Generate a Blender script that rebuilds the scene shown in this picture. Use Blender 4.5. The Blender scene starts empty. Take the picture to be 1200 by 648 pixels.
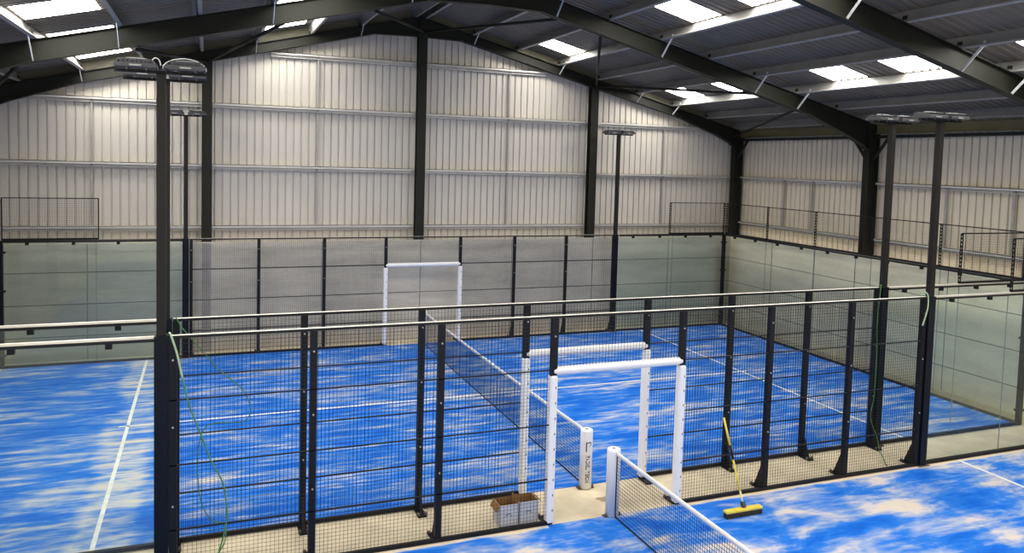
import bpy, math, random
from mathutils import Vector, Matrix
random.seed(7)
scene = bpy.context.scene
COL = scene.collection
PI = math.pi

# ------------------------------------------------------------------ geometry helpers
class MB:
    """collects faces, builds ONE mesh object"""
    def __init__(s):
        s.v = []; s.f = []; s.mi = []; s.sm = []
    def quad(s, pts, m=0, smooth=False):
        n = len(s.v); s.v += [tuple(p) for p in pts]; s.f.append(tuple(range(n, n+len(pts)))); s.mi.append(m); s.sm.append(smooth)
    def box(s, x0, x1, y0, y1, z0, z1, m=0):
        n = len(s.v)
        s.v += [(x0,y0,z0),(x1,y0,z0),(x1,y1,z0),(x0,y1,z0),(x0,y0,z1),(x1,y0,z1),(x1,y1,z1),(x0,y1,z1)]
        for f in ((0,3,2,1),(4,5,6,7),(0,1,5,4),(1,2,6,5),(2,3,7,6),(3,0,4,7)):
            s.f.append(tuple(n+i for i in f)); s.mi.append(m); s.sm.append(False)
        return s
    def cbox(s, c, d, m=0):
        return s.box(c[0]-d[0]/2, c[0]+d[0]/2, c[1]-d[1]/2, c[1]+d[1]/2, c[2]-d[2]/2, c[2]+d[2]/2, m)
    def bar(s, a, b, w, h=None, up=(0,0,1), m=0):
        """rectangular bar from a to b; w across, h along up"""
        h = h or w
        a = Vector(a); b = Vector(b); d = (b-a).normalized(); u = Vector(up)
        if abs(d.dot(u)) > .99: u = Vector((0,1,0))
        r = d.cross(u).normalized(); u = r.cross(d).normalized()
        n = len(s.v)
        for p in (a, b):
            for i, j in ((-1,-1),(1,-1),(1,1),(-1,1)):
                s.v.append(tuple(p + r*(i*w/2) + u*(j*h/2)))
        for f in ((0,1,2,3),(7,6,5,4),(0,4,5,1),(1,5,6,2),(2,6,7,3),(3,7,4,0)):
            s.f.append(tuple(n+i for i in f)); s.mi.append(m); s.sm.append(False)
        return s
    def tube(s, pts, r, seg=8, m=0, cap=True):
        pts = [Vector(p) for p in pts]; n0 = len(s.v); prev = None
        rad = r if isinstance(r, (list, tuple)) else [r]*len(pts)
        for i, p in enumerate(pts):
            d = (pts[min(i+1, len(pts)-1)] - pts[max(i-1, 0)]).normalized()
            if prev is None:
                u = Vector((0,0,1)) if abs(d.z) < .9 else Vector((1,0,0))
            else: u = prev
            x = d.cross(u).normalized(); u = x.cross(d).normalized(); prev = u
            for k in range(seg):
                a = 2*PI*k/seg
                s.v.append(tuple(p + (x*math.cos(a) + u*math.sin(a))*rad[i]))
        for i in range(len(pts)-1):
            for k in range(seg):
                k2 = (k+1) % seg
                s.f.append((n0+i*seg+k, n0+i*seg+k2, n0+(i+1)*seg+k2, n0+(i+1)*seg+k)); s.mi.append(m); s.sm.append(True)
        if cap:
            s.f.append(tuple(n0+k for k in reversed(range(seg)))); s.mi.append(m); s.sm.append(False)
            e = n0+(len(pts)-1)*seg
            s.f.append(tuple(e+k for k in range(seg))); s.mi.append(m); s.sm.append(False)
        return s
    def extrude_xz(s, poly, y0, y1, m=0):
        """polygon in XZ extruded along Y"""
        n = len(s.v); k = len(poly)
        s.v += [(x, y0, z) for x, z in poly] + [(x, y1, z) for x, z in poly]
        s.f.append(tuple(range(n, n+k))); s.f.append(tuple(range(n+2*k-1, n+k-1, -1))); s.mi += [m, m]; s.sm += [False, False]
        for i in range(k):
            j = (i+1) % k
            s.f.append((n+i, n+k+i, n+k+j, n+j)); s.mi.append(m); s.sm.append(False)
        return s
    def build(s, name, mats, parent=None):
        me = bpy.data.meshes.new(name)
        me.from_pydata(s.v, [], s.f)
        mats = mats if isinstance(mats, (list, tuple)) else [mats]
        for mm in mats: me.materials.append(mm)
        me.polygons.foreach_set('material_index', s.mi)
        me.polygons.foreach_set('use_smooth', s.sm)
        me.update()
        o = bpy.data.objects.new(name, me); COL.objects.link(o)
        if parent is not None:
            o.parent = parent
            o.matrix_parent_inverse = Matrix.Translation(-parent.location)   # parts are laid out in world coordinates
        return o

def tag(o, label=None, cat=None, group=None, kind=None):
    if label: o['label'] = label
    if cat: o['category'] = cat
    if group: o['group'] = group
    if kind: o['kind'] = kind
    return o
def thing(name, loc, label, cat, group=None, kind=None):
    o = bpy.data.objects.new(name, None); o.location = loc; o.empty_display_size = .1
    COL.objects.link(o)
    return tag(o, label, cat, group, kind)
def struct(name, mb, m, parent=None):
    return tag(mb.build(name, m, parent), kind='structure' if parent is None else None)
def bevel(o, w, seg=2):
    b = o.modifiers.new('soft_edges', 'BEVEL'); b.width = w; b.segments = seg; b.limit_method = 'ANGLE'; b.angle_limit = .6
    return o

# ------------------------------------------------------------------ materials
def nodes(name):
    m = bpy.data.materials.new(name); m.use_nodes = True
    nt = m.node_tree; b = nt.nodes['Principled BSDF']
    return m, nt, b
def noise_in(nt, scale, detail=4, rough=.55, vec=None, dist=0):
    n = nt.nodes.new('ShaderNodeTexNoise'); n.inputs['Scale'].default_value = scale
    n.inputs['Detail'].default_value = detail; n.inputs['Roughness'].default_value = rough
    n.inputs['Distortion'].default_value = dist
    if vec is None:
        g = nt.nodes.new('ShaderNodeNewGeometry'); vec = g.outputs['Position']
    nt.links.new(vec, n.inputs['Vector'])
    return n.outputs['Fac']
def ramp(nt, fac, stops):
    r = nt.nodes.new('ShaderNodeValToRGB'); e = r.color_ramp.elements
    while len(e) < len(stops): e.new(.5)
    for el, (p, c) in zip(e, stops):
        el.position = p; el.color = (*c, 1) if len(c) == 3 else c
    nt.links.new(fac, r.inputs['Fac'])
    return r.outputs['Color']
def mth(nt, op, a, b=None, clamp=False):
    n = nt.nodes.new('ShaderNodeMath'); n.operation = op; n.use_clamp = clamp
    for i, v in enumerate((a, b)):
        if v is None: continue
        if isinstance(v, (int, float)): n.inputs[i].default_value = v
        else: nt.links.new(v, n.inputs[i])
    return n.outputs[0]
def pbr(name, c, rough=.6, metal=0, var=.12, scale=3, spec=.5, coat=0):
    m, nt, b = nodes(name)
    lo = tuple(max(0, x*(1-var)) for x in c); hi = tuple(min(1, x*(1+var)) for x in c)
    nt.links.new(ramp(nt, noise_in(nt, scale), [(.3, lo), (.7, hi)]), b.inputs['Base Color'])
    b.inputs['Roughness'].default_value = rough; b.inputs['Metallic'].default_value = metal
    b.inputs['Specular IOR Level'].default_value = spec
    b.inputs['Coat Weight'].default_value = coat
    return m

def xyz(nt):
    g = nt.nodes.new('ShaderNodeNewGeometry'); s = nt.nodes.new('ShaderNodeSeparateXYZ')
    nt.links.new(g.outputs['Position'], s.inputs[0]); return s.outputs
def vec(nt, x, y, z=0.0):
    c = nt.nodes.new('ShaderNodeCombineXYZ')
    for i, v in enumerate((x, y, z)):
        if isinstance(v, (int, float)): c.inputs[i].default_value = v
        else: nt.links.new(v, c.inputs[i])
    return c.outputs[0]

def turf_mat(name, near):
    m, nt, b = nodes(name)
    X, Y, Z = xyz(nt)
    # fine brushed streaks run along the court, broader blotches of sand between
    st = noise_in(nt, 1, 5, .6, vec(nt, mth(nt,'MULTIPLY',X,.8), mth(nt,'MULTIPLY',Y,4.2 if not near else 3.0)), .4)
    st2 = noise_in(nt, 1, 4, .6, vec(nt, mth(nt,'MULTIPLY',X,2.2), mth(nt,'MULTIPLY',Y,11.0), 7.3), .2)
    bl = noise_in(nt, 1, 4, .62, vec(nt, mth(nt,'MULTIPLY',X,.8 if near else .45), mth(nt,'MULTIPLY',Y,1.25 if near else .9), 3.1), .6)
    gr = noise_in(nt, 190, 2, .6)
    if near: s = mth(nt,'ADD', mth(nt,'ADD', mth(nt,'MULTIPLY',st,.34), mth(nt,'MULTIPLY',st2,.16)), mth(nt,'MULTIPLY',bl,.5))
    else:    s = mth(nt,'ADD', mth(nt,'ADD', mth(nt,'MULTIPLY',st,.46), mth(nt,'MULTIPLY',st2,.27)), mth(nt,'MULTIPLY',bl,.27))
    s = mth(nt,'ADD', s, mth(nt,'MULTIPLY', mth(nt,'SUBTRACT',gr,.5), .09))
    if not near:
        # sand swept up along the left service line, and drifts along the ends
        d = mth(nt,'ABSOLUTE', mth(nt,'ADD',X,6.85))
        wob = noise_in(nt, .9, 2)
        band = mth(nt,'SUBTRACT', mth(nt,'ADD',.12,mth(nt,'MULTIPLY',wob,.75)), d)
        band = mth(nt,'MULTIPLY', mth(nt,'MULTIPLY',band,5,True), .075)
        s = mth(nt,'ADD', s, band)
    if near:
        # drift of sand against the fence foot
        e = mth(nt,'SUBTRACT', 1, mth(nt,'MULTIPLY', mth(nt,'ABSOLUTE', mth(nt,'ADD',Y,1.08)), 14), True)
        s = mth(nt,'ADD', s, mth(nt,'MULTIPLY', mth(nt,'MULTIPLY', e, mth(nt,'GREATER_THAN', mth(nt,'ABSOLUTE',X), 1.1)), .22))
    o = -.066 if near else -.044
    col = ramp(nt, s, [(.36+o,(.002,.088,.50)), (.475+o,(.004,.125,.62)), (.535+o,(.025,.18,.66)), (.595+o,(.22,.33,.62)), (.655+o,(.58,.55,.58) if near else (.52,.53,.60)), (.74+o,(.74,.60,.42) if near else (.70,.60,.48))])
    nt.links.new(col, b.inputs['Base Color'])
    b.inputs['Roughness'].default_value = .9; b.inputs['Specular IOR Level'].default_value = .15
    bp = nt.nodes.new('ShaderNodeBump'); bp.inputs['Strength'].default_value = .25; bp.inputs['Distance'].default_value = .01
    nt.links.new(gr, bp.inputs['Height']); nt.links.new(bp.outputs[0], b.inputs['Normal'])
    return m

def concrete_panel_mat(name, c):
    """cast concrete panels: horizontal joints every 0.78 m, stained"""
    m, nt, b = nodes(name)
    X, Y, Z = xyz(nt)
    n1 = noise_in(nt, 1, 5, .6, vec(nt, mth(nt,'MULTIPLY',mth(nt,'ADD',X,Y),.5), mth(nt,'MULTIPLY',Z,2.2)), .3)
    n2 = noise_in(nt, 14, 3)
    f = mth(nt,'ADD', mth(nt,'MULTIPLY',n1,.8), mth(nt,'MULTIPLY',n2,.2))
    lo = tuple(x*.82 for x in c); hi = tuple(min(1,x*1.16) for x in c)
    col = ramp(nt, f, [(.32,lo),(.68,hi)])
    # joint lines
    zz = mth(nt,'ABSOLUTE', mth(nt,'SUBTRACT', mth(nt,'FRACT', mth(nt,'DIVIDE', mth(nt,'ADD',Z,.2), .78)), .5))
    j = mth(nt,'LESS_THAN', mth(nt,'SUBTRACT', .5, zz), .013)
    mx = nt.nodes.new('ShaderNodeMix'); mx.data_type = 'RGBA'
    nt.links.new(mth(nt,'MULTIPLY',j,.72), mx.inputs['Factor']); nt.links.new(col, mx.inputs['A']); mx.inputs['B'].default_value = (.03,.03,.03,1)
    nt.links.new(mx.outputs['Result'], b.inputs['Base Color'])
    b.inputs['Roughness'].default_value = .85; b.inputs['Specular IOR Level'].default_value = .25
    return m

def glass_mat(name, tint, refl=1.0, haze=.10):
    m = bpy.data.materials.new(name); m.use_nodes = True; nt = m.node_tree; nt.nodes.clear()
    out = nt.nodes.new('ShaderNodeOutputMaterial')
    t = nt.nodes.new('ShaderNodeBsdfTransparent'); t.inputs[0].default_value = (*tint, 1)
    d = nt.nodes.new('ShaderNodeBsdfDiffuse'); d.inputs[0].default_value = (.42,.52,.50,1)
    g = nt.nodes.new('ShaderNodeBsdfGlossy'); g.inputs['Roughness'].default_value = .02; g.inputs[0].default_value = (.92,1,.98,1)
    fr = nt.nodes.new('ShaderNodeFresnel'); fr.inputs[0].default_value = 1.45
    a = nt.nodes.new('ShaderNodeMixShader'); b = nt.nodes.new('ShaderNodeMixShader')
    n = noise_in(nt, .7, 4)
    h = mth(nt,'MULTIPLY', n, haze*2)
    nt.links.new(h, a.inputs[0]); nt.links.new(t.outputs[0], a.inputs[1]); nt.links.new(d.outputs[0], a.inputs[2])
    f = mth(nt,'MULTIPLY', fr.outputs[0], refl)
    nt.links.new(f, b.inputs[0]); nt.links.new(a.outputs[0], b.inputs[1]); nt.links.new(g.outputs[0], b.inputs[2])
    nt.links.new(b.outputs[0], out.inputs[0])
    return m

def emit_mat(name, c, strength):
    m = bpy.data.materials.new(name); m.use_nodes = True; nt = m.node_tree; nt.nodes.clear()
    out = nt.nodes.new('ShaderNodeOutputMaterial'); e = nt.nodes.new('ShaderNodeEmission')
    col = ramp(nt, noise_in(nt, 1.4, 3), [(.3, tuple(x*.85 for x in c)), (.7, c)])
    nt.links.new(col, e.inputs[0]); e.inputs[1].default_value = strength
    nt.links.new(e.outputs[0], out.inputs[0])
    return m

M = dict(
    clad   = pbr('cladding_liner', (.53,.492,.435), .45, 0, .04, .8),
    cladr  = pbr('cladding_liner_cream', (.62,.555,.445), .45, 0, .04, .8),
    pole   = pbr('dark_brown_coat', (.0125,.0105,.0085), .5, 0, .15, 3, .25),
    conc   = concrete_panel_mat('concrete_panels', (.50,.465,.40)),
    floor  = pbr('concrete_floor', (.66,.57,.415), .85, 0, .13, 2.2, .3),
    roof   = pbr('roof_sheet', (.150,.126,.098), .6, 0, .12, .7),
    galv   = pbr('galvanised_rail', (.60,.585,.56), .45, .35, .08, 2),
    purlin = pbr('galvanised_purlin', (.235,.23,.222), .5, .1, .10, 2),
    stay   = pbr('galvanised_stay', (.75,.76,.76), .4, .3, .05, 5),
    steel  = pbr('dark_green_steel', (.0125,.013,.009), .55, 0, .15, 1.5, .22),
    eave   = pbr('eave_beam_paint', (.115,.095,.040), .6, 0, .2, 1),
    black  = pbr('black_powder_coat', (.0055,.0055,.007), .5, 0, .2, 4, .25),
    navy   = pbr('dark_navy_coat', (.0035,.005,.009), .45, 0, .2, 4, .18),
    wire   = pbr('black_wire', (.010,.010,.014), .5, 0, .1, 4, .3),
    railmid= pbr('rail_chamfer_painted_highlight', (.40,.375,.32), .5, .2, .1, 4),  # softer roof light on the glass rail chamfers, painted in as a paler colour
    railtop= pbr('rail_top_painted_highlight', (.80,.77,.71), .4, .2, .1, 4),  # rooflight highlight along the black rails, painted into their top faces
    rail   = pbr('black_gloss_rail', (.008,.008,.008), .4, .0, .1, 4, .3, 0),
    dgrey  = pbr('dark_grey_lamp_body', (.055,.055,.06), .45, .2, .1, 6),
    lens   = pbr('lamp_lens', (.09,.09,.10), .15, 0, .1, 6, .8),
    white  = pbr('white_vinyl_pad', (.80,.79,.80), .45, 0, .03, 4),
    band   = pbr('white_net_band', (.82,.80,.78), .7, 0, .05, 12),
    net    = pbr('black_net_cord', (.016,.017,.028), .8, 0, .1, 5, .2),
    line   = pbr('white_court_line', (.74,.74,.72), .9, 0, .12, 9, .1),
    ink    = pbr('dark_print', (.045,.045,.05), .6, 0, .1, 5),
    card   = pbr('brown_cardboard', (.30,.165,.055), .85, 0, .1, 8, .2),
    cardw  = pbr('white_printed_cardboard', (.56,.58,.66), .7, 0, .07, 9, .3),
    yellow = pbr('yellow_paint', (.72,.56,.06), .45, 0, .08, 8),
    pale   = pbr('pale_yellow_wood', (.70,.62,.33), .6, 0, .08, 8),
    brist  = pbr('dark_bristle', (.03,.028,.026), .9, 0, .2, 30),
    cord   = pbr('green_cable', (.07,.22,.06), .45, 0, .15, 6),
    cordl  = pbr('pale_green_cable', (.38,.50,.30), .45, 0, .15, 6),
    cordg  = pbr('pale_grey_cable', (.55,.58,.55), .45, 0, .1, 6),
    bolt   = pbr('zinc_bolt', (.5,.48,.42), .4, .7, .1, 6),
    rust   = pbr('anchor_plate', (.10,.08,.055), .8, 0, .3, 12),
    stain  = pbr('damp_stain', (.33,.27,.17), .8, 0, .15, 6),
    turf_f = turf_mat('blue_turf_far', False),
    turf_n = turf_mat('blue_turf_near', True),
    glass  = glass_mat('court_glass', (.875,.95,.925), 1.0, .022),
    rod    = pbr('sag_rod', (.33,.315,.29), .5, .1, .1, 4),
    flash  = pbr('gable_flashing', (.15,.14,.10), .6, 0, .15, 2, .3),
    glass2 = glass_mat('end_glass', (.935,.975,.95), 1.0, .02),
    sky    = emit_mat('translucent_rooflight', (1.0,.965,.885), 22.0),
)

# ------------------------------------------------------------------ building dimensions (metres; X along the courts, Y away from the viewer)
RX, SL = -.05, .249                     # ridge position, roof slope
XL, XR = -11.0, 11.2                  # cladding planes
YB, YN = 11.02, -13.2                 # back cladding, near end of the roof
FRAMES = (10.75, 5.08, -.55, -6.2, -11.85)
def ztop(x): return 9.09 - SL*abs(x-RX)      # top of rafters
def zsheet(x): return ztop(x) + .243
OFF_R = (.20, 1.6, 2.95, 4.32, 5.67, 7.02, 8.35, 9.68, 10.85)
OFF_L = (.16, 1.65, 2.98, 4.37, 5.7, 7.03, 8.37, 9.7, 10.65)

# ------------------------------------------------------------------ ground
struct('floor', MB().box(XL-.3, XR+.3, YN, YB+.2, -.25, -.012), M['floor'])

def court(name, y0, y1, mt, inner):
    b = MB().box(-9.98, 9.98, y0, y1, -.012, 0)
    z = .0025
    for x in (-6.95, 6.95):
        b.quad([(x-.03,y0+.02,z),(x+.03,y0+.02,z),(x+.03,y1-.02,z),(x-.03,y1-.02,z)], 1)
    ym = (y0+y1)/2
    b.quad([(-7.1,ym-.03,z),(7.1,ym-.03,z),(7.1,ym+.03,z),(-7.1,ym+.03,z)], 1)
    return struct(name, b, [mt, M['line']])
court('floor_far_court', .04, 9.96, M['turf_f'], False)
court('floor_near_court', -11.0, -1.05, M['turf_n'], True)

# ------------------------------------------------------------------ walls
GROOVE = ((0,0),(.156,0),(.163,.042),(.193,.042))
CORR = ((0,0),(.115,0),(.135,.032),(.18,.032))
def ribs(length0, length1, pitch=.2, off=0.0, prof_pts=GROOVE):
    """trapezoidal profile: list of (along, depth)"""
    out = []; a = length0 + off
    while a < length1:
        for da, d in prof_pts:
            if a+da <= length1: out.append((a+da, d))
        a += pitch
    out.append((length1, 0)); return out
def clad_wall(name, axis, c, a0, a1, z0, ztopf, sgn, mat='clad'):
    b = MB(); pr = ribs(a0, a1)
    for (p, d), (q, e) in zip(pr, pr[1:]):
        if q-p < 1e-4: continue
        P = (lambda t, dd, z: (t, c+sgn*dd, z)) if axis == 'x' else (lambda t, dd, z: (c+sgn*dd, t, z))
        b.quad([P(p,d,z0), P(q,e,z0), P(q,e,ztopf(q)), P(p,d,ztopf(p))])
    return struct(name, b, M[mat])
clad_wall('wall_back', 'x', YB, XL, XR, 2.75, lambda x: zsheet(x)-.02, 1)
clad_wall('wall_right', 'y', XR, YN, YB, 2.75, lambda y: zsheet(XR)-.03, 1, 'cladr')
clad_wall('wall_left', 'y', XL, YN, YB, 2.75, lambda y: zsheet(XL)-.03, -1)
b = MB().box(XL-.1, XR+.1, 10.46, 10.61, -.012, 2.83); struct('wall_back_plinth', b, M['conc'])
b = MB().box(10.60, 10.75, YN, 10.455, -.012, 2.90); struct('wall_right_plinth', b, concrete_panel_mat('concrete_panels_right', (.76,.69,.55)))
b = MB().box(XL, XL+.15, YN, 10.455, -.012, 2.90); struct('wall_left_plinth', b, M['conc'])
# vertical panel joints, a shallow filler strip each
b = MB()
for x in (-8.3,-5.6,-2.7,.03,2.8,5.48,8.2): b.box(x-.012, x+.012, 10.452, 10.46, 0, 2.82)
for x in (-5.6,): b.box(x-.11, x+.11, 10.454, 10.46, 0, 2.82, 1)
struct('trim_1', b, [pbr('panel_joint', (.27,.25,.22), .85), pbr('darker_concrete', (.30,.29,.27), .85)])
b = MB()
for y in (8.4, 6.6, 5.1, 2.3, -.55, -3.4): b.box(10.592, 10.60, y-.008, y+.008, 0, 2.9)
struct('trim_2', b, pbr('joint_filler', (.16,.155,.145), .85))

# wall rails (horizontal sheeting rails) and sag rods
def back_rail(z, x0, x1):
    b = MB()
    b.box(x0, x1, 10.84, 10.985, z+.035, z+.05)
    b.box(x0, x1, 10.975, 10.99, z-.06, z+.05)
    b.box(x0, x1, 10.84, 10.855, z-.005, z+.05)
    b.box(x0, x1, 10.89, 10.98, z-.072, z-.06)
    lev = {3.18:'lowest', 4.78:'second up', 6.37:'third up', 7.79:'topmost'}[z]
    bay = 'left of the left column' if x1 < -5 else 'between the left and middle columns' if x1 < 1 else 'between the middle and right columns' if x1 < 5.5 else 'right of the right column'
    return tag(b.build('wall_rail', M['galv']), 'pale rail on the back gable, %s, %s' % (lev, bay), 'wall rail', 'horizontal rails on the back gable', 'structure')
colx = (-10.9, -5.6, .03, 5.48, 10.95)
for z in (3.18, 4.78, 6.37, 7.79):
    lim = (9.08-.30-z)/SL
    for x0, x1 in zip(colx, colx[1:]):
        a, c = max(x0+.09, RX-lim), min(x1-.09, RX+lim)
        if c-a > .3: back_rail(z, a, c)
for z in (3.28, 4.78):
    ys = list(reversed(FRAMES))
    for y0, y1 in zip(ys, ys[1:]):
        for xs, d in ((XR, -1), (XL, 1)):
            b = MB()
            q = lambda u0, u1, za, zb: b.box(min(xs+d*u0, xs+d*u1), max(xs+d*u0, xs+d*u1), y0+.12, y1-.12, za, zb)
            q(.03, .19, z+.035, z+.05); q(.03, .045, z-.06, z+.05); q(.175, .19, z-.005, z+.05); q(.03, .12, z-.072, z-.06)
            o = b.build('wall_rail', M['galv'])
            if d == -1 and y1 > 5 or d == -1 and y0 < -.5 < y1 or d == -1 and y0 == -.55:
                tag(o, 'pale horizontal rail on the right wall, %s, %s' % ('lower' if z < 4 else 'upper', 'between the corner and the thick column' if y1 > 6 else 'right of the thick column' if y1 > 0 else 'beyond the picture edge'), 'wall rail', 'horizontal rails on the right wall', 'structure') if y0 > -1 else tag(o, kind='structure')
            else: tag(o, kind='structure')
for x, z0, z1 in ((-8.25,3.2,6.4), (-2.8,3.2,7.8), (2.78,3.2,7.8), (8.2,3.2,6.4)):
    struct('trim_3', MB().box(x-.025, x+.025, 10.93, 10.96, z0, z1), M['rod'])
for y in (8.6, 7.4, 2.9, 1.2, -3.4):
    struct('trim_4', MB().box(11.10, 11.14, y-.03, y+.03, 3.3, 4.8), M['rod'])

# ------------------------------------------------------------------ roof: sheets, rooflights, purlins
def snap(y): return YN + round((y-YN)/.2)*.2
SKY = []       # (side, row, y0, y1)
for y in (9.6, 7.1, 3.35, 1.35, -1.7, -3.7, -7.5, -9.5):
    for row in (2, 5):
        if (y, row) != (7.1, 2): SKY.append((1, row, snap(y-.5), snap(y+.5)))
for y in (9.75, 6.7, 3.8, 1.8, -1.7, -3.7, -7.5, -9.5):
    for row in (2, 5): SKY.append((-1, row, snap(y-.5), snap(y+.5)))
prof = ribs(YN, YB+.05, prof_pts=CORR)
for side, offs, nm in ((1, OFF_R, 'ceiling'), (-1, OFF_L, 'ceiling')):
    b = MB(); edges = [0.0] + list(offs[1:-1]) + [XR-RX+.02 if side > 0 else RX-XL+.02]
    panes = {}
    for r, (u0, u1) in enumerate(zip(edges, edges[1:])):
        for (p, d), (q, e) in zip(prof, prof[1:]):
            if q-p < 1e-4: continue
            mid = (p+q)/2
            hit = next((i for i, sk in enumerate(SKY) if sk[0]==side and sk[1]==r and sk[2] < mid < sk[3]), None)
            tgt = b if hit is None else panes.setdefault(hit, MB())
            x0, x1 = RX+side*u0, RX+side*u1
            if hit is not None:                       # the sheet laps the rooflight at its upper end
                xa = x0; x0 = RX+side*(u0+.22)
                b.quad([(xa,p,zsheet(xa)+d), (x0,p,zsheet(x0)+d), (x0,q,zsheet(x0)+e), (xa,q,zsheet(xa)+e)])
            tgt.quad([(x0,p,zsheet(x0)+d), (x1,p,zsheet(x1)+d), (x1,q,zsheet(x1)+e), (x0,q,zsheet(x0)+e)])
    struct(nm, b, M['roof'])
    for i in sorted(panes): struct('window_%d' % (i+1), panes[i], M['sky'])
    # purlins: Z sections lying across the rafters
    n = Vector((side*SL, 0, 1)).normalized(); t = Vector((side, 0, -SL)).normalized()
    for u in offs:
        x = RX+side*u; base = Vector((x, 0, ztop(x)+.003))
        b = MB()
        def strip(s0, s1, h0, h1):
            pts = []
            for yy in (YN+.1, 10.9):
                for s_, h_ in ((s0,h0),(s1,h0),(s1,h1),(s0,h1)):
                    pp = base + t*s_ + n*h_; pts.append((pp.x, yy, pp.z))
            k = len(b.v); b.v += pts
            for f in ((0,1,2,3),(7,6,5,4),(0,4,5,1),(1,5,6,2),(2,6,7,3),(3,7,4,0)):
                b.f.append(tuple(k+i for i in f)); b.mi.append(0); b.sm.append(False)
        strip(-.004, .004, 0, .232)          # web
        k0 = len(b.f); strip(-.07, -.0045, 0, .006); strip(-.07, -.063, 0, .024)       # lower flange and lip, up-slope
        b.mi[k0:] = [1]*(len(b.mi)-k0)
        strip(0, .07, .226, .233)
        i = offs.index(u); nth = ('at the ridge', 'first below the ridge', 'second below the ridge', 'third below the ridge', 'fourth below the ridge', 'fifth below the ridge', 'sixth below the ridge', 'seventh below the ridge', 'lowest at the eaves')[i]
        tag(b.build('roof_purlin', [M['purlin'], M['rod']]), 'grey steel roof purlin, %s on the %s slope' % (nth, 'right' if side > 0 else 'left'), 'purlin', 'purlins under the roof sheets', 'structure')

# ------------------------------------------------------------------ portal frames
def portal(yc, depth, haunch, col_depth, w, label=None):
    root = thing('portal_frame', (RX, yc, 0), label, 'roof frame', 'steel portal frames of the shed', 'thing') if label else thing('portal_frame', (RX, yc, 0), None, None, None, 'structure')
    for side in (1, -1):
        xw = XR-.10 if side > 0 else XL+.10              # outer face of column
        xi = xw - side*col_depth                         # inner face
        # column
        c = MB()
        zc = ztop(xi)-.02
        c.box(min(xi,xi+side*.018), max(xi,xi+side*.018), yc-w/2, yc+w/2, 0, zc)
        c.box(min(xw,xw-side*.018), max(xw,xw-side*.018), yc-w/2, yc+w/2, 0, zc)
        c.box(min(xi,xw), max(xi,xw), yc-.01, yc+.01, 0, zc)
        c.build('column', M['steel'], root)
        # rafter web as a polygon, with eaves haunch and apex haunch
        X = lambda u: RX+side*u
        ui = abs(xi-RX)
        top = [(u, ztop(X(u))) for u in (0, ui)]
        zb = lambda u: ztop(X(u))-depth
        bot = [(ui, zb(ui)-haunch), (ui-.16, zb(ui-.16)-haunch*.78), (ui-.6, zb(ui-.6)-haunch*.50), (ui-2.0, zb(ui-2.0)), (1.25, zb(1.25)), (0, zb(1.25)+.03)]
        r = MB()
        poly = [(X(u), z) for u, z in top+bot]
        r.extrude_xz(poly, yc-.009, yc+.009)
        for chain in (top, bot):
            for (u0,z0),(u1,z1) in zip(chain, chain[1:]):
                r.bar((X(u0),yc,z0-(.008 if chain is top else -.008)), (X(u1),yc,z1-(.008 if chain is top else -.008)), w, .016)
        r.box(min(X(0),X(0)+side*.02), max(X(0),X(0)+side*.02), yc-w/2, yc+w/2, zb(1.25)+.03, ztop(RX)-.02)
        r.build('rafter', M['steel'], root)
        # fly stays from the purlins down to the lower flange
        offs = OFF_R if side > 0 else OFF_L
        for i in (1, 3, 5, 6):
            u = offs[i]; x = X(u)
            for dy in ((-1,) if yc > 10 else (-1, 1)):
                s = MB()
                s.bar((x, yc+dy*(w/2-.02), zb(u)+.02), (x, yc+dy*.50, ztop(x)+.04), .05, .012, up=(1,0,0))
                s.bar((x, yc+dy*.50, ztop(x)+.0), (x, yc+dy*.50, ztop(x)+.10), .05, .012, up=(1,0,0))
                s.build('fly_stay', M['stay'], root)
        # purlin cleats
        for u in offs[1:-1]:
            x = X(u); MB().cbox((x+side*.02, yc, ztop(x)+.07), (.012, .10, .15)).build('purlin_cleat', M['steel'], root)
    return root
portal(FRAMES[0], .265, .30, .33, .20, 'dark steel portal frame following the top of the back gable wall')
portal(FRAMES[1], .385, .34, .36, .20, 'dark steel portal frame in mid roof, standing on the thick right wall column')
portal(FRAMES[2], .40, .34, .36, .20, 'dark steel portal frame closest to the camera, crossing only the upper right of the roof')
for f in FRAMES[3:]: portal(f, .40, .34, .36, .20)
# flashing closing the gable above its rafter
for side, xe in ((1, XR-.1), (-1, XL+.1)):
    struct('trim_7', MB().extrude_xz([(RX,ztop(RX)-.03),(xe,ztop(xe)-.03),(xe,zsheet(xe)-.006),(RX,zsheet(RX)-.006)], 10.905, 10.915), M['flash'])

for x in (-5.6, .03, 5.48):
    c = MB(); zt = ztop(x)-.24
    c.box(x-.125, x+.125, 10.62, 10.635, 0, zt); c.box(x-.125, x+.125, 10.825, 10.84, 0, zt); c.box(x-.008, x+.008, 10.63, 10.83, 0, zt)
    o = c.build('wall_column', M['steel'])
    tag(o, {-5.6:'slim dark wall column left of the ridge on the back gable', .03:'dark wall column under the ridge in the middle of the back gable', 5.48:'dark wall column right of the ridge on the back gable'}[x], 'column', 'dark columns on the back gable', 'structure')

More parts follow.
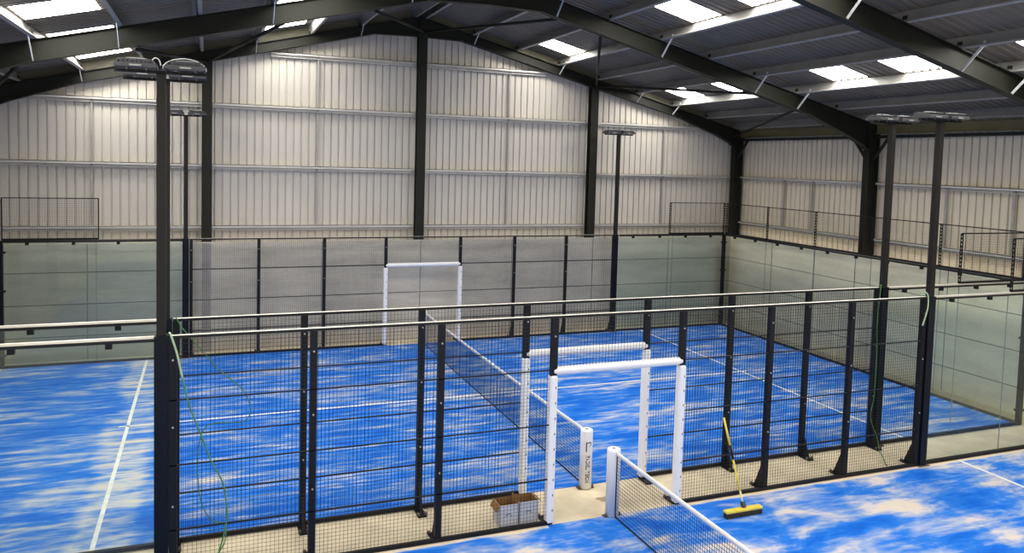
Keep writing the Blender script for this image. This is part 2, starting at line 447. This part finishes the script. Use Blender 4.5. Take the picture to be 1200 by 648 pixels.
# roof bracing tubes
BRACE = ['dark bracing tube from the gable ridge running right to the middle frame', 'dark bracing tube from the gable ridge running left to the middle frame',
 'dark bracing tube from the right gable column top sloping right', 'dark bracing tube rising from the right gable column top toward the ridge',
 'dark bracing tube from the left gable column top sloping left behind the lamps', 'dark bracing tube rising from the left gable column top toward the ridge',
 'dark bracing tube in the roof at the back right corner', 'dark bracing tube in the roof at the back left corner']
for a, c in (((.03,10.6,8.66),(1.75,5.2,8.33)), ((.03,10.6,8.66),(-2.4,5.2,8.1)), ((5.48,10.6,7.5),(7.2,5.2,6.98)), ((5.48,10.6,7.5),(2.75,5.2,8.02)),
             ((-5.6,10.6,7.42),(-6.8,5.2,6.98)), ((-5.6,10.6,7.42),(-4.2,5.2,7.7)), ((10.7,10.6,6.15),(8.6,5.2,6.72)), ((-10.5,10.6,6.15),(-8.6,5.2,6.66))):
    lab = BRACE.pop(0)
    tag(MB().tube([a, c], .036, 8).build('roof_brace', M['steel']), lab, 'brace', 'bracing tubes in the roof', 'structure')
# eaves beams and knee braces
for side, xe in ((1, 10.98), (-1, -10.78)):
    ys = list(reversed(FRAMES))
    for y0, y1 in zip(ys, ys[1:]):
        b = MB()
        zt = 6.36
        b.box(xe-.012, xe+.012, y0+.1, y1-.1, zt-.24, zt)
        b.box(min(xe,xe-side*.09), max(xe,xe-side*.09), y0+.1, y1-.1, zt-.25, zt-.235); b.box(min(xe,xe-side*.09), max(xe,xe-side*.09), y0+.1, y1-.1, zt-.01, zt)
        struct('beam', b, M['eave'])
        struct('beam', MB().box(xe-.03, xe+.03, y0+.1, y1-.1, zt-.36, zt-.28), M['steel'])
        for ye, d in ((y0, 1), (y1, -1)):
            struct('trim_6', MB().bar((xe-side*.1, ye+d*.10, zt-.95), (xe-side*.1, ye+d*.62, zt-.32), .06, .06), M['steel'])

# ------------------------------------------------------------------ court fences
PX = [-5.99, -4.35, -2.70, -1.06, 1.06, 2.70, 4.35, 5.99]
HF = 2.95
def mesh_panel(x0, x1, y, z0, z1, t=.0036, pitch=.05):
    b = MB(); n = max(1, round((x1-x0)/pitch))
    for i in range(n+1):
        x = x0+(x1-x0)*i/n; b.box(x-t/2, x+t/2, y-t/2, y+t/2, z0, z1)
    k = max(1, round((z1-z0)/pitch))
    for i in range(k+1):
        z = z0+(z1-z0)*i/k; b.box(x0, x1, y-t/2-.003, y+t/2-.003, z-.0012, z+.0012)
    for z in (2.22, 1.44, .66):
        if z0 < z < z1: b.box(x0, x1, y-.010, y+.010, z-.0075, z+.0075)
    return b
def fence(y, foot, label, pw):
    """foot: side (+1/-1 in Y) the anchor feet stand on; court lies on the other side"""
    root = thing('court_fence', (0, y, 0), label, 'fence', 'mesh side fences of the courts')
    c = -foot*.03                                         # mesh fixed on the court face of the posts
    for i, x in enumerate(PX):
        p = MB(); e = .035 if i in (0, 7) else 0
        xx = x + (e if i == 0 else -e)
        p.box(xx-pw/2, xx+pw/2, y-.04, y+.04, 0, HF)
        po = p.build('post', M['black'], root)
        g = MB()                                          # base plate and stiffening wedge behind the post
        g.box(xx-pw/2-.02, xx+pw/2+.02, min(y, y+foot*.26), max(y, y+foot*.26), -.012, .004)
        k = len(g.v)
        yy = y+foot*.04
        for dx in ((-.02, .02) if i not in (3, 4) else ()):
            g.v += [(xx+dx, yy, 0), (xx+dx, yy+foot*.17, 0), (xx+dx, yy, .42)]
        if i not in (3, 4): g.f += [(k,k+1,k+2),(k+5,k+4,k+3),(k,k+3,k+4,k+1),(k+1,k+4,k+5,k+2),(k+2,k+5,k+3,k)]; g.mi += [0]*5; g.sm += [False]*5
        g.build('foot', M['black'], po)
        for dx in (-.055, .055):
            MB().tube([(xx+dx, y+foot*.22, .0), (xx+dx, y+foot*.22, .045)], .022, 6).build('anchor_bolt', M['rust'], po)
        for z in (2.70, 1.9, .95):
            MB().tube([(xx, y-.04, z), (xx, y-.055, z)], .012, 6).build('bolt', M['bolt'], po)
    for i in range(7):
        x0, x1 = PX[i], PX[i+1]
        if i == 3: mesh_panel(x0, x1, y+c, 2.24, HF-.01).build('mesh_panel', M['wire'], root)
        else:
            mesh_panel(x0, x1, y+c, .05, HF-.01).build('mesh_panel', M['wire'], root)
            MB().box(x0, x1, y+c-.025, y+c+.025, .005, .055).build('bottom_rail', M['black'], root)
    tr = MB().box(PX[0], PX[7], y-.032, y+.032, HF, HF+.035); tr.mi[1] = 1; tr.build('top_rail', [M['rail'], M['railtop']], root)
    return root
fence(-1.0, 1, 'nearest black wire mesh fence, along the near side court with the broom against it', .085)
fence(0.0, -1, 'black wire mesh fence along the near side of the far court, behind the first fence', .085)
fence(10.0, 1, 'black wire mesh fence in front of the grey concrete back wall', .075)

def gate(y, label, r=.055):
    root = thing('padded_doorway', (0, y, 0), label, 'doorway frame', 'white padded doorway frames')
    for x in (-1.06, 1.06):
        p = MB(); p.box(x-r, x+r, y-r-.012, y+r+.012, .02, 2.14)
        o = p.build('side_pad', M['white'], root); bevel(o, .03, 3)
        s = MB()
        for k in range(9):
            z = .2+.22*k; s.box(x+r*.25, x+r*.5, y-r-.0145, y-r-.012, z, z+.03)
        s.build('fastener', M['dgrey'], o)
    t = MB(); t.tube([(-1.06+.0, y, 2.2), (-1.0, y, 2.2), (1.0, y, 2.2), (1.06, y, 2.2)], [.045,.06,.06,.045], 12)
    t.build('top_pad', M['white'], root)
    return root
gate(-1.0, 'white padded doorway frame in the nearest mesh fence, by the near net')
gate(0.0, 'white padded doorway frame in the second mesh fence, opening on the near post of the far net')
gate(10.0, 'white padded doorway frame in the far fence against the concrete wall')

# ------------------------------------------------------------------ glass walls
def glass_wall(p0, p1, n, label, clamp=.9, bottom=.05, rail=('rail', 'rail'), gm='glass2'):
    """n panes from p0 to p1 (floor points)"""
    p0 = Vector((*p0, 0)); p1 = Vector((*p1, 0)); d = (p1-p0); L = d.length; d /= L
    along_x = abs(d.x) > .5
    root = thing('glass_wall', (p0+p1)/2, label, 'glass wall', 'glass walls of the courts')
    def bx(mb, a0, a1, w0, w1, z0, z1):
        A = p0+d*a0; B = p0+d*a1
        if along_x: mb.box(min(A.x,B.x), max(A.x,B.x), A.y+w0, A.y+w1, z0, z1)
        else: mb.box(A.x+w0, A.x+w1, min(A.y,B.y), max(A.y,B.y), z0, z1)
        return mb
    for i in range(n):
        a0 = L*i/n+.004; a1 = L*(i+1)/n-.004
        g = MB()
        A = p0+d*a0; B = p0+d*a1
        g.quad([(A.x,A.y,bottom),(B.x,B.y,bottom),(B.x,B.y,2.93),(A.x,A.y,2.93)])
        o = g.build('glass_pane', M[gm], root)
        e = MB(); bx(e, a1-.001, a1+.009, -.006, .006, bottom, 2.93)
        if i < n-1: e.build('edge_seal', M['seal'], o)
    t = MB(); prf = ((-.04,2.925),(.04,2.925),(.04,2.962),(.022,2.985),(-.022,2.985),(-.04,2.962))
    for (wa, za), (wb, zb_), mi in ((prf[0],prf[1],0),(prf[1],prf[2],0),(prf[2],prf[3],1),(prf[3],prf[4],1),(prf[4],prf[5],1),(prf[5],prf[0],0)):
        if along_x: xa, xb = sorted((p0.x, p1.x)); t.quad([(xa,p0.y+wa,za),(xb,p0.y+wa,za),(xb,p0.y+wb,zb_),(xa,p0.y+wb,zb_)], mi)
        else: ya, yb = sorted((p0.y, p1.y)); t.quad([(p0.x+wa,ya,za),(p0.x+wa,yb,za),(p0.x+wb,yb,zb_),(p0.x+wb,ya,zb_)], mi)
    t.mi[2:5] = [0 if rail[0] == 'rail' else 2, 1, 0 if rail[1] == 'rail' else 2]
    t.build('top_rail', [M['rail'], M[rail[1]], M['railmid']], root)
    bx(MB(), 0, L, -.03, .03, 0, bottom).build('bottom_channel', M['black'], root)
    k = int(L/clamp)
    for i in range(k):
        a = (i+.5)*L/k
        bx(MB(), a-.035, a+.035, -.03, .03, 2.865, 2.93).build('clamp', M['black'], root)
    return root
M['seal'] = pbr('clear_seal', (.17,.22,.20), .5)
glass_wall((-9.95,10), (-6.15,10), 2, 'greenish glass wall at the far left, in front of the concrete back wall', gm='glass')
glass_wall((6.15,10), (9.95,10), 2, 'greenish glass wall at the back right corner of the far court', gm='glass')
glass_wall((10,9.95), (10,.05), 5, 'long glass end wall of the far court along the right concrete wall')
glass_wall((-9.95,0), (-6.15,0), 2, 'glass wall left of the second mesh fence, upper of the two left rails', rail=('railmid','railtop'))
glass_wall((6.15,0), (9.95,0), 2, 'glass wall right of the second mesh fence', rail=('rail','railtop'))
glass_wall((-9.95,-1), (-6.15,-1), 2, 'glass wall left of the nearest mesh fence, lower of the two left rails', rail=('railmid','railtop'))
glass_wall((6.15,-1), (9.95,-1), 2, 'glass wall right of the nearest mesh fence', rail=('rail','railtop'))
for x, y, lab in ((10,10,'dark corner post at the back right of the far court'), (-10,10,'dark corner post at the far left end of the back glass'), (10,0,'dark corner post at the right where the end glass meets the walkway')):
    r = thing('corner_post', (x, y, 0), lab, 'post', 'corner posts of the glass walls')
    MB().box(x-.045, x+.045, y-.045, y+.045, 0, 2.975).build('post', M['navy'], r)
    s = MB()
    for z in (.3, 1.8, 2.7): s.box(x-.09, x+.09, y-.05, y+.05, z-.02, z+.02)
    s.build('glass_bracket', M['black'], r)

# mesh screens standing on the glass
def screen(p0, p1, n, label, plain=False):
    p0 = Vector((*p0, 0)); p1 = Vector((*p1, 0)); d = p1-p0; L = d.length; d /= L
    root = thing('mesh_screen', ((p0.x+p1.x)/2, (p0.y+p1.y)/2, 2.975), label, 'mesh screen', 'mesh screens on top of the glass')
    z0, z1 = 2.99, 3.965
    P = lambda a, z: tuple(p0+d*a+Vector((0,0,z)))
    w = MB(); k = round(L/.05)
    for i in range(k+1): w.bar(P(L*i/k, z0), P(L*i/k, z1), .003 if plain else .0018)
    for i in range(20): w.bar(P(0, z0+.05*i), P(L, z0+.05*i), .003 if plain else .0018)
    w.build('wire_mesh', M['wire'], root)
    MB().bar(P(0,z1), P(L,z1), .022).build('top_bar', M['black'], root)
    MB().bar(P(0,z0+.012), P(L,z0+.012), .03, .045).build('bottom_bar', M['black'], root)
    up = Vector((0,0,1))
    for i in range(n+1):
        a = L*i/n; q = MB()
        if plain: q.bar(P(a, z0), P(a, z1), .025)
        else:
            e = Vector((1,0,0))*.028                      # slotted flange facing along the courts
            Q = lambda sg, z: tuple(Vector(P(a, z))+e*sg)
            for sg in (-1, 1): q.bar(Q(sg, z0), Q(sg, z1), .014)
            for j in range(13): q.bar(Q(-1, z0+.03+.077*j), Q(1, z0+.03+.077*j), .022, .036)
        q.build('perforated_post', M['black'], root)
    return root
screen((-9.97,10), (-8.0,10), 1, 'mesh screen on top of the far left glass wall', True)
screen((7.93,10), (9.97,10), 1, 'mesh screen on top of the back right glass wall')
screen((10,9.9), (10,.1), 5, 'long mesh screen on top of the right end glass wall')
screen((8.05,0), (9.9,0), 1, 'mesh screen at the right on the glass beside the second mesh fence')
screen((8.12,-1), (9.9,-1), 1, 'mesh screen at the right edge on the glass beside the nearest fence')

# ------------------------------------------------------------------ floodlight columns
def lamp_head(root, cx, y, z, cable=True):
    o = MB(); L, W = .43, .36
    o.box(cx-L/2, cx+L/2, y-W/2, y+W/2, z, z+.05)
    o.box(cx-L/2+.05, cx+L/2-.05, y-W/2+.05, y+W/2-.05, z+.05, z+.10)
    for k in range(9): o.box(cx-L/2+.03+k*.045, cx-L/2+.04+k*.045, y-W/2+.02, y+W/2-.02, z+.05, z+.085)
    h = o.build('floodlight', M['dgrey'], root); bevel(h, .006)
    MB().box(cx-L/2+.025, cx+L/2-.025, y-W/2+.025, y+W/2-.025, z-.006, z).build('lens', M['lens'], h)
    br = MB()
    br.box(cx-.10, cx+.10, y-.03, y+.03, z+.10, z+.115)
    for s in (-1, 1): br.box(cx+s*.10-.006, cx+s*.10+.006, y-.03, y+.03, z-.03, z+.115)
    br.build('bracket', M['stay'], h)
    MB().box(cx-.06, cx+.06, y-W/2-.008, y-W/2, z+.012, z+.030).build('rating_plate', M['rod'], h)
    if cable:
        s = 1 if cx > root.location.x else -1
        pts = []
        for k in range(13):
            a = PI*k/12
            if s > 0: pts.append((cx - .23*math.cos(a) - .01, y-.05, z+.01+.125*math.sin(a)))
            else: pts.append((cx + .20 - .05*math.cos(a), y-.05, z+.04+.085*math.sin(a)))
        MB().tube(pts, .0075, 6).build('cable', M['cordg'], h)
def floodpole(x, y, label, zt=6.0, cable=True, w=.10):
    root = thing('floodlight_pole', (x, y, 0), label, 'floodlight pole', 'floodlight poles along the court fences')
    o = MB().box(x-.075, x+.075, y-.07, y+.07, 0, 2.99).build('base_column', M['navy'], root); bevel(o, .006)
    o = MB().box(x-w/2, x+w/2, y-w/2, y+w/2, 2.99, zt).build('pole', M['pole'], root); bevel(o, .006)
    MB().box(x-.48, x+.48, y-.03, y+.03, zt, zt+.035).build('crossarm', M['black'], root)
    p = MB().box(x-.13, x+.13, y-.11, y+.11, -.012, .006)
    for dx in (-.1, .1): p.tube([(x+dx, y+(.09 if y < -.5 else -.09), 0), (x+dx, y+(.09 if y < -.5 else -.09), .04)], .018, 6)
    p.build('base_plate', M['rust'], root)
    for s in (-1, 1): lamp_head(root, x+s*.255, y, zt+.045, cable)
    return root
floodpole(-6.08, -1.0, 'tall black floodlight pole nearest the camera, at the left end of the nearest fence')
floodpole(6.09, -1.0, 'dark floodlight pole at the right end of the nearest mesh fence', cable=False)
floodpole(-6.08, 0.0, 'floodlight pole close behind the nearest left pole and mostly hidden by it', cable=False)
floodpole(6.09, 0.0, 'dark floodlight pole at the right end of the second mesh fence', cable=False)
floodpole(-6.08, 10.0, 'thin black floodlight pole against the back wall, left end of the far fence', cable=False)
floodpole(6.0, 10.0, 'thin black floodlight pole against the back wall, right end of the far fence', cable=False)

# ------------------------------------------------------------------ nets
def net(y0, y1, label, printed, x0=0.0, hp=.94, R=.098):
    """net stretched from y0 (post nearest the walkway) to y1"""
    sg = 1 if y1 > y0 else -1
    ym = (y0+y1)/2
    root = thing('court_net', (0, ym, 0), label, 'net', 'court nets across the two courts')
    a, c = y0+sg*.105, y1-sg*.105
    xo = lambda y: x0*(y1-y)/(y1-y0)
    zt = lambda y: hp-.035 - .04*(1-((y-ym)/((c-a)/2))**2)
    zb = lambda y: .03
    b = MB(); n = round(abs(c-a)/.045)
    for i in range(n+1):
        y = a+(c-a)*i/n; b.box(xo(y)-.0018, xo(y)+.0018, y-.0021, y+.0021, zb(y), zt(y)-.02)
    segs = 24
    for k in range(19):
        f = k/18
        for j in range(segs):
            ya = a+(c-a)*j/segs; yb = a+(c-a)*(j+1)/segs
            b.bar((xo(ya),ya,zb(ya)+(zt(ya)-zb(ya))*f), (xo(yb),yb,zb(yb)+(zt(yb)-zb(yb))*f), .004, .0042)
    b.build('net_mesh', M['net'], root)
    t = MB()
    for j in range(segs):
        ya = a+(c-a)*j/segs; yb = a+(c-a)*(j+1)/segs
        k = len(t.v)
        for yy in (ya, yb):
            z = zt(yy); t.v += [(xo(yy)+dx,yy,z+dz) for dx, dz in ((-.012,-.045),(-.014,.008),(0,.018),(.014,.008),(.012,-.045))]
        for q in range(4): t.f.append((k+q,k+q+1,k+5+q+1,k+5+q)); t.mi.append(0); t.sm.append(True)
        t.f.append((k+4,k,k+5,k+9)); t.mi.append(0); t.sm.append(False)
    t.build('head_band', M['band'], root)
    MB().tube([(xo(a),a,.02),(xo(c),c,.02)], .011, 6).build('foot_cord', M['net'], root)
    for ye, ya in ((y0, a), (y1, c)):
        p = MB(); xe = xo(ye)
        p.tube([(xe,ye,.006),(xe,ye,hp-.03),(xe,ye,hp-.008),(xe,ye,hp)], [R,R,R*.96,R*.8], 24)
        o = p.build('net_post', M['white'], root)
        MB().tube([(xe,ye,hp-.005),(xe,ye,hp+.0015)], .024, 12).build('post_cap_hole', M['ink'], o)
        q = MB().box(xe-.135, xe+.135, ye-.05, ye+.05, -.010, .006)
        for dx in (-.118, .118): q.tube([(xe+dx, ye-.02, .0), (xe+dx, ye-.02, .04)], .018, 6)
        q.build('base_plate', M['rust'], o)
        MB().bar((xe, ye+(ya-ye)*.98, .02), (xe, ye+(ya-ye)*.98, hp-.04), .014).build('lacing_cord', M['net'], o)
        if printed and ye == y0: print_logo(o, ye, R+.0015)
    return root

def print_logo(o, ye, R):
    """open P emblem with the word reading down the post, wrapped on the padded post facing the walkway"""
    def wrap(u, z): a = -PI/2 -.24 + u/R; return (R*math.cos(a), ye+R*math.sin(a), z)
    b = MB()
    def patch(u0, u1, z0, z1, sh=0):
        k = 4
        for i in range(k):
            a0 = u0+(u1-u0)*i/k; a1 = u0+(u1-u0)*(i+1)/k
            b.quad([wrap(a0,z0+sh*(a0-u0)), wrap(a1,z0+sh*(a1-u0)), wrap(a1,z1+sh*(a1-u0)), wrap(a0,z1+sh*(a0-u0))])
    patch(-.030, -.012, .605, .757); patch(-.012, .058, .739, .757, .06); patch(.044, .058, .715, .742)
    b.quad([wrap(.044,.715), wrap(.058,.715), wrap(.036,.688), wrap(.022,.688)])
    b.build('emblem', M['ink'], o)
    cu = bpy.data.curves.new('post_print', 'FONT'); cu.body = 'PADEL TECH'; cu.size = .085; cu.offset = .0035; cu.align_x = 'CENTER'; cu.align_y = 'CENTER'; cu.resolution_u = 2
    to = bpy.data.objects.new('post_print', cu); COL.objects.link(to)
    dg = bpy.context.evaluated_depsgraph_get(); dg.update()
    src = bpy.data.meshes.new_from_object(to.evaluated_get(dg))
    COL.objects.unlink(to); bpy.data.objects.remove(to)
    q = MB()
    vs = [v.co.copy() for v in src.vertices]
    xs = [v.x for v in vs]; sc = .44/(max(xs)-min(xs))
    for p in src.polygons: q.quad([wrap(.004+vs[i].y*1.0, .325 - vs[i].x*sc) for i in p.vertices])
    q.build('lettering', M['ink'], o)
    bpy.data.meshes.remove(src)
net(-.05, 9.9, 'net across the far court with printed white post beside the doorway', True)
net(-1.05, -10.9, 'net across the near court with a plain white post by the walkway', False, x0=-.07, hp=1.0)

# ------------------------------------------------------------------ carton boxes on the walkway
def carton(x0, x1, y0, y1, h, label, flaps):
    root = thing('cardboard_box', ((x0+x1)/2, (y0+y1)/2, -.012), label, 'box', 'open cartons on the walkway')
    t = .008; z0 = -.008
    b = MB()
    def wall(ax0, ax1, ay0, ay1, out):
        b.box(ax0, ax1, ay0, ay1, z0, h)
    # outer skins printed white, inner skins brown
    for (a, c, d, e) in ((x0,x1,y0,y0+t/2),(x0,x1,y1-t/2,y1),(x0,x0+t/2,y0,y1),(x1-t/2,x1,y0,y1)): b.box(a,c,d,e,z0,h,0)
    for (a, c, d, e) in ((x0+t/2,x1-t/2,y0+t/2,y0+t),(x0+t/2,x1-t/2,y1-t,y1-t/2),(x0+t/2,x0+t,y0+t,y1-t),(x1-t,x1-t/2,y0+t,y1-t)): b.box(a,c,d,e,z0,h,1)
    b.box(x0+t,x1-t,y0+t,y1-t,z0,z0+t,1)
    b.build('carton_body', [M['cardw'], M['card']], root)
    for kind in flaps:
        f = MB()
        if kind == 'left':    pts = [(x0,y0+.01,h),(x0,y1-.01,h),(x0-.05,y1-.02,h-.09),(x0-.05,y0+.02,h-.09)]
        elif kind == 'right': pts = [(x1,y0+.01,h),(x1,y1-.01,h),(x1+.05,y1-.02,h-.03),(x1+.05,y0+.02,h-.03)]
        elif kind == 'back':  pts = [(x0+.01,y1,h),(x1-.01,y1,h),(x1-.02,y1+.05,h+.13),(x0+.02,y1+.05,h+.13)]
        elif kind == 'rightup': pts = [(x1,y0+.01,h),(x1,y1-.01,h),(x1+.008,y1-.02,h+.055),(x1+.008,y0+.02,h+.055)]
        else: pts = [(x0+.01,y0,h),(x1-.01,y0,h),(x1-.02,y0-.03,h-.12),(x0+.02,y0-.03,h-.12)]
        f.quad(pts, 0)
        o = f.build('flap', [M['card'], M['cardw']], root)
        s = o.modifiers.new('thickness', 'SOLIDIFY'); s.thickness = .006; s.material_offset = 1 if kind in ('left',) else 0
    p = MB(); cx = (x0+x1)/2
    p.box(cx-.05, cx+.03, y0-.001, y0, h*.52, h*.55); p.box(cx-.07, cx-.01, y0-.001, y0, h*.46, h*.475); p.box(cx+.02, cx+.05, y0-.001, y0, h*.44, h*.475)
    p.build('print', M['ink'], root)
carton(-1.76, -1.475, -.88, -.60, .295, 'open cardboard box with pale printed sides behind the nearest fence, left of the pair', ('left','rightup'))
carton(-1.455, -1.165, -.87, -.59, .30, 'open cardboard box beside the doorway pad, right of the pair', ('right',))

# damp patch on the walkway
k = MB(); cx, cy = .14, -.52
pts = []
for i in range(20):
    a = 2*PI*i/20; r = 1+.18*math.sin(3*a)+.1*math.cos(5*a); pts.append((cx+.16*r*math.cos(a), cy+.10*r*math.sin(a), -.0105))
k.quad(pts); tag(k.build('floor_stain', M['stain']), 'dark damp patch on the concrete walkway between the two nets', 'stain')

# ------------------------------------------------------------------ broom
def broom():
    root = thing('push_broom', (1.79, -1.66, 0), 'yellow push broom standing on the near court, handle leaning on the mesh fence', 'broom')
    h = MB().box(1.46, 2.11, -1.715, -1.615, .075, .115).build('broom_head', M['yellow'], root); bevel(h, .012)
    br = MB()
    for i in range(60):
        for j in range(5):
            x = 1.475+.62*i/59; y = -1.705+.08*j/4
            br.bar((x, y, .08), (x+random.uniform(-.006,.006), y-.004, .002), .008)
    tag(br.build('bristles', M['brist'], root), kind='stuff')
    a = Vector((1.80, -1.655, .125)); c = Vector((1.83, -1.06, 1.27)); L = lambda t: a+(c-a)*t
    MB().bar(L(-.01), L(.055), .06, .05, up=(1,0,0)).build('socket', M['dgrey'], root)
    MB().tube([L(.03), L(.17)], .0145, 10).build('ferrule', M['pale'], root)
    MB().tube([L(.17), L(.52)], .0145, 10).build('lower_handle', M['yellow'], root)
    MB().tube([L(.52), L(.68)], .019, 10).build('grip', M['black'], root)
    MB().tube([L(.68), L(1.0)], .0165, 10).build('upper_handle', M['yellow'], root)
broom()

# ------------------------------------------------------------------ loose lamp cables
def smooth(pts, n=6):
    P = [Vector(p) for p in pts]; P = [2*P[0]-P[1]] + P + [2*P[-1]-P[-2]]; out = []
    for i in range(1, len(P)-2):
        for k in range(n):
            t = k/n; a, b_, c, d = P[i-1], P[i], P[i+1], P[i+2]
            out.append(.5*((2*b_)+(c-a)*t+(2*a-5*b_+4*c-d)*t*t+(3*b_-a-3*c+d)*t**3))
    out.append(P[-2]); return out
def cable(pts, r, m, label):
    o = MB().tube(smooth(pts), r, 7).build('electric_cable', M[m]); tag(o, label, 'cable', 'loose green cables hanging off the poles')
cable([(-6.0,-1.0,3.012),(-5.985,-1.06,3.02),(-5.965,-1.075,2.97),(-5.91,-1.08,2.78),(-5.85,-1.08,2.48)], .013, 'cordl', 'thick pale green cable end looped over the rail at the nearest left pole')
cable([(-5.85,-1.08,2.48),(-5.78,-1.08,2.17),(-5.65,-1.08,1.8),(-5.54,-1.08,1.48),(-5.41,-1.08,1.2),(-5.37,-1.08,.98),(-5.36,-1.08,.72),(-5.42,-1.08,.42),(-5.52,-1.09,.14),(-5.56,-1.10,.012)], .0095, 'cord', 'dark green cable trailing down the nearest fence beside the left pole')
cable([(-5.97,0,3.0),(-5.95,-.06,2.995),(-5.90,-.085,2.9),(-5.82,-.09,2.79),(-5.61,-.09,2.52),(-5.46,-.09,2.32),(-5.3,-.09,2.17),(-5.14,-.09,2.01),(-5.06,-.09,1.83),(-5.05,-.09,1.68),(-5.14,-.1,1.58),(-5.4,-.12,1.6),(-5.54,-.12,1.59),(-5.63,-.12,1.51),(-5.69,-.12,1.23),(-5.68,-.12,.77),(-5.62,-.12,.48),(-5.5,-.12,.29),(-5.35,-.13,.23),(-5.36,-.22,.03),(-5.40,-.30,.0),(-5.50,-.72,.0)], .007, 'cord', 'thin green cable curling down between the two mesh fences at the left')
cable([(5.9,-1.0,3.01),(5.90,-1.07,3.07),(5.955,-1.08,3.0),(5.96,-1.08,2.79),(5.88,-1.08,2.54),(5.86,-1.08,2.5)], .012, 'cordl', 'pale green cable end hanging from the rail at the right pole of the nearest fence')
cable([(5.98,0,3.0),(5.96,-.07,3.03),(5.93,-.09,2.87),(5.9,-.09,2.39),(5.92,-.1,1.68),(5.91,-.1,.96),(5.83,-.12,.59),(5.93,-.2,.23),(5.9,-.30,.03),(5.80,-.45,.0),(5.63,-.66,.0),(5.47,-.86,.0)], .0075, 'cord', 'thin green cable running down the right end post of the second fence onto the walkway')

# ------------------------------------------------------------------ light
w = bpy.data.worlds.new('World'); scene.world = w; w.use_nodes = True
nt = w.node_tree; bg = nt.nodes['Background']
st = nt.nodes.new('ShaderNodeTexSky'); st.sky_type = 'PREETHAM'; st.turbidity = 6; st.sun_direction = (0.3, -.5, .8)
mx = nt.nodes.new('ShaderNodeMix'); mx.data_type = 'RGBA'; mx.inputs['Factor'].default_value = .85
nt.links.new(st.outputs[0], mx.inputs['A']); mx.inputs['B'].default_value = (1, .98, .95, 1)
nt.links.new(mx.outputs['Result'], bg.inputs[0]); bg.inputs[1].default_value = 1.1

# ------------------------------------------------------------------ camera
yaw, pitch, roll = -.37566, -.06047, .02789
fw = Vector((-math.sin(yaw)*math.cos(pitch), math.cos(yaw)*math.cos(pitch), math.sin(pitch)))
r0 = Vector((math.cos(yaw), math.sin(yaw), 0)); u0 = r0.cross(fw)
r1 = r0*math.cos(roll)+u0*math.sin(roll); u1 = -r0*math.sin(roll)+u0*math.cos(roll)
cd = bpy.data.cameras.new('camera'); cam = bpy.data.objects.new('camera', cd); COL.objects.link(cam)
mw = Matrix((r1, u1, -fw)).transposed().to_4x4(); mw.translation = Vector((-5.5919, -10.7417, 5.1179))
cam.matrix_world = mw
cd.sensor_fit = 'HORIZONTAL'; cd.sensor_width = 36; cd.lens = 36*908.11/1200; cd.shift_y = -79.81/1200
cd.clip_start = .05; cd.clip_end = 200
scene.camera = cam
scene.view_settings.view_transform = 'Standard'; scene.view_settings.look = 'None'
scene.view_settings.exposure = 0.4
scene.cycles.use_denoising = True
scene.cycles.max_bounces = 8; scene.cycles.diffuse_bounces = 4; scene.cycles.transparent_max_bounces = 24
